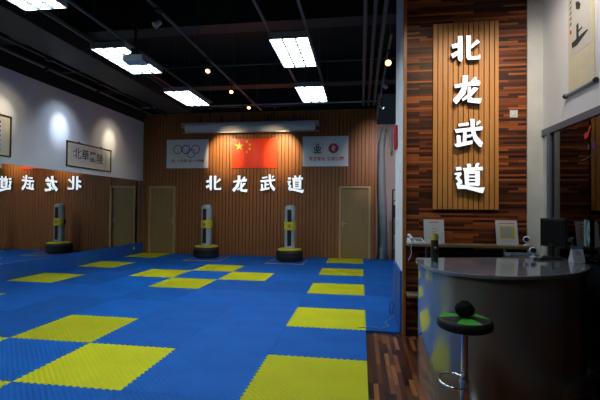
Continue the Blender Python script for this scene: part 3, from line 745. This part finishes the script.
# phone
t = thing('desk_telephone', 'white corded desk telephone on left end of the shelf', 'telephone', (.565, .80, 1.10), math.radians(6))
b = MB(); b.add([(-.09, -.09, 0), (.095, -.09, 0), (.095, .09, 0), (-.09, .09, 0), (-.085, -.085, .022), (.09, -.085, .022), (.09, .085, .062), (-.085, .085, .062)],
      [(3, 2, 1, 0), (4, 5, 6, 7), (0, 1, 5, 4), (1, 2, 6, 5), (2, 3, 7, 6), (3, 0, 4, 7)]); b.build('phone_base', M_phone, t, bevel=.008)
b = MB(); b.tube([(-.06, -.08, .05), (-.06, -.04, .066), (-.06, .03, .085), (-.06, .075, .088)], [.022, .016, .016, .022], 12); b.build('handset', M_phone, t, smooth=True)
b = MB()
for i in range(3):
    for j in range(4):
        y = -.055 + j * .028; z = .022 + (y + .085) / .17 * .04; b.box(-.01 + i * .027, .010 + i * .027, y - .008, y + .008, z, z + .006)
b.build('keypad', mat('grey_keys', (.12, .14, .17), .5), t)
b = MB(); cord = [(-.088, -.02, .02), (-.11, -.06, .0), (-.118, -.13, -.05), (-.12, -.135, -.12), (-.13, -.13, -.17)]
cord = [(-.06, -.085, .045), (-.075, -.12, .0), (-.085, -.125, -.05), (-.075, -.125, -.10), (-.095, -.122, -.15), (-.115, -.12, -.19)]
b.tube(cord, .004, 8); b.build('cord', M_phone, t, smooth=True)
# signs on shelf
def sign(label, x0, x1, name='notice_stand', kind=0):
    t = thing(name, label, 'notice', ((x0 + x1) / 2, .83, 1.10), 0, 'notices standing on the shelf')
    t.rotation_euler = (math.radians(-12), 0, 0); W = (x1 - x0) / 2; H = .285
    MB().box(-W, W, 0, .004, 0, H).build('notice_sheet', M_card, t)
    MB().box(-W * .3, W * .3, .02, .024, 0, H * .8).build('back_strut', M_card, t).rotation_euler = (math.radians(-14) * 0, 0, 0)
    b = MB(); y0 = -.0012
    if kind == 0:
        b.box(-W * .45, W * .45, y0, 0, H * .86, H * .90); b.build('red_heading', M_redp, t)
        for k, (a, c) in enumerate(((-.15, .1), (-.25, .3), (-.2, .3), (-.25, .35), (-.6, .6))):
            MB().box(W * a, W * c, y0, 0, H * (.74 - k * .13), H * (.77 - k * .13)).build('printed_line', M_greyp, t)
    else:
        b.box(-W * .7, W * .7, y0, 0, H * .86, H * .89); b.build('red_heading', M_redp, t)
        MB().box(-W * .62, W * .68, y0, 0, H * .26, H * .76).build('yellow_square', mat('ochre_print', (.55, .40, .05), .5), t)
        MB().box(-W * .42, W * .46, y0 * 1.6, y0, H * .33, H * .69).build('grey_square', M_greyp, t)
        MB().box(-W * .6, W * .6, y0, 0, H * .14, H * .16).build('printed_line', M_greyp, t)
    return t
sign('white notice sheet with red heading on shelf behind the flask', .665, .895)
sign('white notice with ochre square on right part of the shelf', 1.465, 1.70, kind=1)
def webcam(label, loc, cols):
    t = thing('security_camera', label, 'camera', loc, math.radians(160), 'small round cameras at reception')
    b = MB(); b.lathe([(0, 0), (.032, 0), (.034, .006), (.028, .012), (.012, .018), (.012, .04)], n=20); b.build('camera_base', cols[0], t, smooth=True)
    b = MB(); pr = [(.036 * math.sin(a), .072 - .036 * math.cos(a)) for a in [PI * k / 12 for k in range(13)]]; b.lathe(pr, n=24); b.build('camera_head', cols[0], t, smooth=True)
    b = MB(); b.tube([(0, .028, .072), (0, .040, .072)], [.026, .022], 18); b.build('lens', cols[1], t, smooth=True)
M_navy = mat('navy_lens', (.015, .02, .09), .15)
webcam('small white camera with dark lens on the right end of the shelf', (1.77, .80, 1.10), (M_phone, M_navy))
# switch on wood wall
t = thing('light_switch', 'square white light switch on the wood strip wall', 'switch', (1.686, YW, 2.62))
MB().box(-.043, .043, -.010, 0, -.043, .043).build('switch_plate', M_switch, t, bevel=.003)
MB().box(-.018, .018, -.014, -.010, -.022, .022).build('rocker', M_switch, t, bevel=.002)
# socket on blue pad near corner
t = thing('wall_socket', 'small white socket on the blue skirting near the far corner', 'socket', (XL, 7.55, .20)); MB().box(0, .008, -.04, .04, -.04, .04).build('socket_plate', M_switch, t)
# red alarm on pillar
t = thing('fire_alarm', 'red fire alarm box on the side of the white pillar', 'alarm', (.43, 1.72, 2.50))
MB().box(-.045, 0, -.07, .07, -.17, .17).build('alarm_box', M_redbox, t, bevel=.02)
MB().box(-.049, -.045, -.035, .035, -.05, .05).build('alarm_button', mat('dark_red', (.2, .01, .01), .4), t)
# cable by the pillar
b = MB(); b.tube([(.398, 1.45, .72), (.392, 1.5, .45), (.396, 1.6, .2), (.385, 1.62, .03), (.33, 1.55, .008), (.25, 1.4, .007), (.30, 1.2, .007), (.18, 1.08, .007), (.08, 1.15, .007), (-.1, 1.06, .007)], .005, 6)
tag(b.build('cable', mat('grey_cable', (.25, .28, .30), .5), smooth=True), 'thin grey cable trailing from the pillar padding over the mats', 'cable')
b = MB(); pts = [(.36 + .03 * math.cos(a), 1.72 + .10 * math.cos(a * 1.0), .12 + .10 * math.sin(a)) for a in [2 * PI * k / 20 for k in range(20)]]
b.tube(pts, .005, 6, closed=True); tag(b.build('cable_coil', M_blk, smooth=True), 'coil of black cable leaning on the pillar padding', 'cable')

# ================================================================== RECEPTION DESK
CP = [(.430, -.02), (.405, -.20), (.415, -.45), (.47, -.70), (.60, -.89), (.82, -.985), (1.08, -.975), (1.35, -.86), (1.62, -.65), (1.83, -.38), (1.955, -.05), (1.965, .45), (1.62, .33), (1.30, .19), (.90, .05), (.60, -.015)]
def smooth_loop(cp, per=8, straight=()):
    out = []; n = len(cp)
    for i in range(n):
        p0, p1, p2, p3 = cp[i - 1], cp[i], cp[(i + 1) % n], cp[(i + 2) % n]
        for k in range(per):
            t = k / per
            f = lambda a, b_, c, d: .5 * ((2 * b_) + (-a + c) * t + (2 * a - 5 * b_ + 4 * c - d) * t * t + (-a + 3 * b_ - 3 * c + d) * t ** 3)
            out.append((f(p0[0], p1[0], p2[0], p3[0]), f(p0[1], p1[1], p2[1], p3[1])))
    return out
front = [(.465, -.02), (.435, -.20), (.442, -.45), (.49, -.69), (.61, -.88), (.82, -.985), (1.08, -.975), (1.35, -.86), (1.62, -.65), (1.82, -.38), (1.925, -.05)]
def open_spline(cp, per=8):
    out = []; n = len(cp)
    for i in range(n - 1):
        p0 = cp[max(i - 1, 0)]; p1 = cp[i]; p2 = cp[i + 1]; p3 = cp[min(i + 2, n - 1)]
        for k in range(per):
            t = k / per
            f = lambda a, b_, c, d: .5 * ((2 * b_) + (-a + c) * t + (2 * a - 5 * b_ + 4 * c - d) * t * t + (-a + 3 * b_ - 3 * c + d) * t ** 3)
            out.append((f(p0[0], p1[0], p2[0], p3[0]), f(p0[1], p1[1], p2[1], p3[1])))
    out.append(cp[-1]); return out
fr = open_spline(front)
outline = fr + [(1.93, .47), (1.30, .20), (.62, .0)]
t = thing('reception_desk', 'curved grey reception desk with glossy top', 'desk', (1.2, -.2, 0))
loc = lambda P: [(x - 1.2, y + .2) for x, y in P]
b = MB(); b.prism(loc(outline), 1.0, 1.03); b.build('desk_top', M_desktop, t, bevel=.006)
def inset(P, d):
    out = []; n = len(P)
    for i in range(n):
        a = Vector(P[max(i - 1, 0)]); c = Vector(P[min(i + 1, n - 1)]); dd = (c - a).normalized(); nn = Vector((-dd.y, dd.x))
        out.append((P[i][0] + nn.x * d, P[i][1] + nn.y * d))
    return out
f1 = inset(fr, .022); f2 = inset(fr, .05)
ring = f1 + f2[::-1]
b = MB(); n = len(f1)
for i in range(n - 1):
    q = [f1[i], f1[i + 1], f2[i + 1], f2[i]]; 
A = loc(f1); B = loc(f2)
vs = [(x, y, z) for z in (-MT, 1.0) for (x, y) in A] + [(x, y, z) for z in (-MT, 1.0) for (x, y) in B]
fs = []
for i in range(n - 1):
    fs += [(i, i + 1, n + i + 1, n + i), (2 * n + i + 1, 2 * n + i, 3 * n + i, 3 * n + i + 1), (i + 1, i, 2 * n + i, 2 * n + i + 1), (n + i, n + i + 1, 3 * n + i + 1, 3 * n + i)]
fs += [(0, n, 3 * n, 2 * n), (n - 1, 2 * n - 1, 4 * n - 1, 3 * n - 1)]
b.add(vs, fs); b.build('front_panel', M_desk, t, smooth=True)
b = MB(); b.prism(loc([(.50, -.2), (.55, -.6), (.85, -.85), (1.3, -.78), (1.8, -.3), (1.9, .0), (1.9, .40), (1.3, .16)]), .70, .725); b.build('inner_shelf', M_desktop, t)
# flask
t = thing('thermos_flask', 'dark bronze thermos flask with brass lid on left of the desk top', 'flask', (.585, -.30, 1.03))
b = MB(); b.lathe([(0, 0), (.030, 0), (.033, .004), (.033, .185), (.030, .195), (0, .197)], n=28); b.build('flask_body', M_bottle, t, smooth=True)
b = MB(); b.lathe([(0, .196), (.032, .196), (.033, .20), (.033, .242), (.029, .254), (0, .257)], n=28); b.build('flask_lid', M_gold, t, smooth=True)
b = MB(); b.prism([(.012 * math.cos(PI / 3 * k), .13 + .012 * math.sin(PI / 3 * k)) for k in range(6)], -.0345, -.0325, lambda a, b_, c: (a, c, b_)); b.build('badge', M_gold, t)
# camera on desk
webcam('small white camera with dark lens standing on desk beside the monitor', (1.625, .255, 1.03), (M_phone, M_navy))
# card stand
t = thing('card_stand', 'small white card stand with blue header on right end of desk', 'notice', (1.885, -.03, 1.03), math.radians(4))
b = MB(); H = .135
b.add([(-.05, -.045, 0), (.05, -.045, 0), (.05, .0, H), (-.05, .0, H), (-.05, .045, 0), (.05, .045, 0), (-.05, -.042, 0), (.05, -.042, 0)], [(0, 1, 2, 3), (3, 2, 5, 4), (0, 4, 5, 1), (0, 3, 4), (1, 5, 2)]); b.build('card_body', M_card, t)
def on(u0, u1, v0, v1, e=.0012): return [(x, -.045 + .045 * v / 1.0 - e, v * H) for x, v in ((u0, v0), (u1, v0), (u1, v1), (u0, v1))]
b = MB(); b.add(on(-.05, .05, .86, 1.0), [(0, 1, 2, 3)]); b.build('blue_header', M_bluep, t)
b = MB(); b.add(on(-.022, .022, .45, .75), [(0, 1, 2, 3)]); b.build('grey_square', M_greyp, t)
b = MB()
for k in range(3): b.add(on(-.038, .038, .10 + k * .1, .14 + k * .1), [(0, 1, 2, 3)])
b.build('printed_line', M_greyp, t)
# monitor
MZ = 1.03
t = thing('computer_monitor', 'black flat computer monitor turned away on desk', 'monitor', (1.845, .325, MZ), math.radians(108))
# local: screen faces -y (local); rz=105deg turns it to +x
W, H = .16, .29
MB().box(-W, W, -.012, .02, .10, .10 + H).build('bezel', M_blk, t, bevel=.006)
MB().box(-W * .9, W * .9, .02, .028, .12, .10 + H - .02).build('rear_cover', mat('gloss_black', (.010, .011, .012), .3, spec=.12), t, bevel=.003)
scr = bpy.data.materials.new('lit_desktop_screen'); scr.use_nodes = True; nt = scr.node_tree; bs = nt.nodes['Principled BSDF']
tc = nt.nodes.new('ShaderNodeTexCoord'); wv = nt.nodes.new('ShaderNodeTexWave'); wv.wave_type = 'RINGS'; wv.rings_direction = 'Y'; wv.inputs['Scale'].default_value = 2.2; wv.inputs['Distortion'].default_value = 2
mp = nt.nodes.new('ShaderNodeMapping'); mp.inputs['Location'].default_value = (.1, 0, -.25); nt.links.new(tc.outputs['Object'], mp.inputs[0]); nt.links.new(mp.outputs[0], wv.inputs[0])
cr = nt.nodes.new('ShaderNodeValToRGB'); cr.color_ramp.elements[0].color = (.03, .10, .16, 1); cr.color_ramp.elements[1].color = (.45, .75, .85, 1)
nt.links.new(wv.outputs['Color'], cr.inputs[0]); nt.links.new(cr.outputs[0], bs.inputs['Emission Color']); bs.inputs['Emission Strength'].default_value = 1.0; bs.inputs['Base Color'].default_value = (.01, .01, .01, 1)
MB().box(-W + .012, W - .012, -.0135, -.012, .115, .10 + H - .014).build('screen', scr, t)
b = MB(); b.box(-.03, .03, .02, .03, .10, .14); b.box(-.03, .03, .02, .04, .012, .12); b.build('stand_neck', M_blk, t, bevel=.004)
b = MB(); b.lathe([(0, 0), (.085, 0), (.087, .006), (.07, .013), (0, .014)], (0, .02, 0), 28); b.build('stand_base', M_blk, t, smooth=True)
t = thing('keyboard', 'black keyboard lying on desk in front of the monitor', 'keyboard', (1.70, .10, 1.03), math.radians(24))
MB().box(-.14, .14, -.04, .04, 0, .014).build('keyboard_body', M_blk, t, bevel=.004)
b = MB()
for i in range(11):
    for j in range(4): b.box(-.130 + i * .0235, -.111 + i * .0235, -.038 + j * .02, -.022 + j * .02, .014, .018)
b.build('keys', M_blkm, t)
t = thing('storage_box', 'pale blue plastic box on the low cabinet behind the desk', 'box', (1.64, .59, .718)); 
b = MB(); b.box(-.13, .13, -.09, .09, 0, .02); b.box(-.13, -.12, -.09, .09, .02, .31); b.box(.12, .13, -.09, .09, .02, .31); b.box(-.12, .12, -.09, -.08, .02, .31); b.box(-.12, .12, .08, .09, .02, .31); b.build('box_shell', M_bin, t, bevel=.004)
b = MB(); b.box(-.14, .14, -.10, -.0905, .29, .315); b.box(-.14, .14, .0905, .10, .29, .315); b.box(-.14, -.1305, -.10, .10, .29, .315); b.box(.1305, .14, -.10, .10, .29, .315); b.build('box_rim', M_bin, t)
# low counter that carries the box behind desk
t = thing('low_cabinet', 'low dark cabinet behind the reception desk', 'cabinet', (1.62, .575, -MT))
MB().box(-.20, .20, -.09, .115, 0, .745).build('cabinet_body', M_dkbrown, t, bevel=.004)
MB().box(-.19, .19, -.096, -.09, .02, .73).build('cabinet_door', M_dkbrown, t)

# ================================================================== BAR STOOL
t = thing('bar_stool', 'chrome bar stool with black and green checkered round seat', 'stool', (.60, -1.30, -MT))
b = MB(); b.lathe([(0, 0), (.20, 0), (.205, .006), (.19, .014), (.06, .03), (.035, .045), (0, .046)], n=40); b.build('base', M_chrome, t, smooth=True)
b = MB(); b.tube([(0, 0, .04), (0, 0, .44)], .028, 20); b.build('pole', M_chrome, t, smooth=True)
b = MB(); b.tube([(0, 0, .44), (0, 0, .76)], .022, 20); b.build('gas_lift', M_chrome, t, smooth=True)
b = MB(); R_ = .085; pts = [(-.075 + R_ * math.cos(a), -.02 + 1.5 * R_ * math.sin(a), .425) for a in [2 * PI * k / 28 for k in range(28)]]
b.tube(pts, .009, 10, closed=True); b.tube([(0, 0, .435), (.0, 0, .405)], .034, 16)
fr_ = b.build('footrest', M_chrome, t, smooth=True)
z0 = .755
b = MB(); b.lathe([(0, z0), (.145, z0), (.168, z0 + .012), (.174, z0 + .035), (.168, z0 + .060), (.158, z0 + .068)], n=48); seat = b.build('seat', M_vinylk, t, smooth=True)
# checker top : ring sectors and centre quarters, alternating
gk = [MB(), MB()]
def top(r): return z0 + .068 + .012 * (1 - (r / .158) ** 2)
NS = 6
for s_ in range(NS):
    a0 = s_ * 2 * PI / NS ; a1 = a0 + 2 * PI / NS
    for ri, (ra, rb) in enumerate(((0.0, .158),)):
        mb = gk[(s_ + ri + 1) % 2]
        rs = [ra + (rb - ra) * q / 4 for q in range(5)]
        mb.lathe([(r, top(r)) for r in rs], n=8, a0=a0, a1=a1)
o = gk[0].build('black_checker', M_vinylk, seat, smooth=True); o = gk[1].build('green_checker', M_green, seat, smooth=True); o['label'] = 'green seat patches'
# black pouch on seat
t = thing('black_pouch', 'small black drawstring pouch sitting on the stool seat', 'pouch', (.600, -1.30, .807))
b = MB(); pr = []
NA, NZ = 28, 16; vs = []; fs = []
for k in range(NZ + 1):
    ph = PI * k / NZ
    for a in range(NA):
        th = 2 * PI * a / NA
        r_ = .060 * (1 + .07 * math.sin(5 * th + 2 * ph) * math.sin(ph) + .05 * math.sin(3 * th - 5 * ph) * math.sin(ph))
        z = .046 - .046 * math.cos(ph) * (1 if ph > PI / 2 else 1)
        vs.append((r_ * max(math.sin(ph), .001) ** .7 * math.cos(th), r_ * max(math.sin(ph), .001) ** .7 * math.sin(th), z + .004 * math.sin(4 * th) * math.sin(ph)))
for k in range(NZ):
    for a in range(NA):
        c = (a + 1) % NA; fs.append((k * NA + a, k * NA + c, (k + 1) * NA + c, (k + 1) * NA + a))
b.add(vs, fs); b.build('pouch_body', M_cloth, t, smooth=True)
b = MB(); b.lathe([(.018, .084), (.026, .092), (.022, .100), (.010, .102), (0, .100)], n=11); b.build('pouch_mouth', M_cloth, t, smooth=True)

# ================================================================== THINGS IN THE RECESS
M_roll = noisy('pale_blue_roll', (.26, .32, .36), (.32, .38, .42), 4, .5)
t = MB().tube([(.62, 8.75, 0 - MT), (.60, 8.75, 1.3), (.56, 8.8, 2.6), (.56, 8.85, 3.5), (.62, 8.88, 3.95), (.72, 8.88, 4.08), (.82, 8.88, 3.9), (.86, 8.88, 3.3)], [.13, .13, .12, .10, .08, .07, .05, .03], 16).build('mat_roll', M_roll, smooth=True)
tag(t, 'tall pale roll standing in the recess beside the back wall', 'roll')
t = thing('storage_rack', 'narrow dark rack with boxes in the recess by the pillar', 'rack', (.98, 8.45, -MT))
b = MB()
for x in (-.10, .10):
    for y in (-.15, .15): b.box(x - .012, x + .012, y - .012, y + .012, 0, 2.1)
b.build('rack_frame', M_blkm, t)
for z in (.25, .75, 1.25, 1.75, 2.08): MB().box(-.112, .112, -.162, .162, z, z + .02).build('rack_shelf', M_blkm, t)
for z, m, hh, lab in ((.27, M_roll, .3, 'pale box on lowest shelf of the recess rack'), (.77, mat('cardboard', (.30, .19, .08), .8), .34, 'cardboard box on second shelf of the recess rack'), (1.27, M_dkbrown, .36, 'dark brown box on third shelf of the recess rack')):
    o = MB().box(-.09, .09, -.13, .13, 0, hh).build('storage_carton', m, loc=(.98, 8.45, z - MT + .001), bevel=.006); tag(o, lab, 'box', 'boxes on the recess rack')
b = MB(); b.tube([(-.0, 0, 0), (0, 0, 1.15)], .025, 10); o = b.build('training_stick', mat('pine', (.42, .26, .10), .5), loc=(.80, 8.2, 0.0 - MT), smooth=True); o.rotation_euler = (0, 0, 0)
tag(o, 'short pale wooden training post beside the recess rack', 'stick')
b = MB(); b.lathe([(0, 0), (.085, 0), (.09, .01), (.09, .30), (.075, .34), (.03, .36), (.03, .40), (0, .40)], n=24); o = b.build('water_bottle', M_roll, loc=(.56, 8.42, -MT), smooth=True); tag(o, 'large pale blue water jug on recess floor', 'jug')

# ================================================================== SIDE ROOM (seen through the glass)
t = thing('dark_cupboard', 'dark brown cupboard standing in the room behind the glass', 'cupboard', (2.93, .55, -MT))
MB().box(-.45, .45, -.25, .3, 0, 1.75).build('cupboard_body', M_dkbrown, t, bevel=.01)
for x in (-.44, .005): MB().box(x, x + .435, -.262, -.25, .05, 1.70).build('cupboard_door', M_dkbrown, t)
t = thing('fill_lamp', 'round lamp added to brighten the room behind the glass', 'ceiling light', (3.2, -1.2, ZC))  # added fill, no lamp known here: lifts the beige walls behind the glass
b = MB(); b.tube([(0, 0, 0), (0, 0, -.9)], .008, 8); b.lathe([(0, -.86), (.16, -.90), (.17, -.96)], n=24); b.build('lamp_body', M_blkm, t, smooth=True)
b = MB(); b.lathe([(0, -1.0), (.10, -.985), (.165, -.962)], n=24); b.build('lamp_diffuser', mat('warm_fill_glow', (1, .9, .8), .4, emit=(1, .86, .66), es=70), t, smooth=True)
# decal on the glass
t = thing('glass_decal', 'small round decal with red mark on glass above the monitor', 'decal', (XR + .0035, -.02, 2.17))
def gp(mb, pts): mb.prism(pts, -.0015, 0, lambda a, b_, c: (c, a, b_))
b = MB(); gp(b, [(.10, .04), (.08, .0), (.03, .015), (.0, .07), (-.02, .10), (.0, .11), (.03, .06), (.07, .06)]); b.build('red_mark', M_redp, t)
b = MB(); gp(b, [(.035, -.06), (.005, -.055), (.005, -.10), (.035, -.105)]); gp(b, [(-.045, -.05), (-.085, -.045), (-.085, -.10), (-.045, -.105)]); b.build('navy_mark', mat('navy_print', (.02, .02, .12), .5), t)
b = MB(); arc = [(.15 - .30 * k / 10, -.185 + .06 * (k / 10) ** 1.6) for k in range(11)]; gp(b, arc + [(y, z - .012) for y, z in arc[::-1]]); b.build('arc_line', M_blackp, t)

# ================================================================== RECEPTION LIGHTS
track(.55, 1.9, -1.05, -.65, 4.385, 4.42, M_blkm, 'black lighting track above the reception desk')
for l_, aim, wts, colr, dg, lab in (((1.15, -.7, 4.2), (1.15, YW, 2.75), 120, (1, .80, .55), 50, 'track spotlight aimed at the reception sign board'),
                                   ((.72, -.7, 4.2), (.60, YW, 2.7), 60, (1, .82, .60), 60, 'added fill spotlight brightening the wood strips left of the board'),  # unseen spot, added to brighten the strips on this side
                                   ((1.60, -.7, 4.2), (1.80, YW, 2.7), 85, (1, .88, .72), 60, 'added fill spotlight brightening the wood strips and concrete pier'),  # another unseen spot, added because the pier came out too dark
                                   ((1.0, -1.0, 4.2), (XR, -.05, 3.3), 95, (1, .93, .88), 75, 'track spotlight aimed at the hanging scroll')):
    spot_head(lab, l_, aim, M_off, 'reception spotlights')
    v = (Vector(aim) - Vector(l_)).normalized() * .085
    spot('spot_lamp', Vector(l_) + v, aim, wts, colr, dg, 1.0, .03)
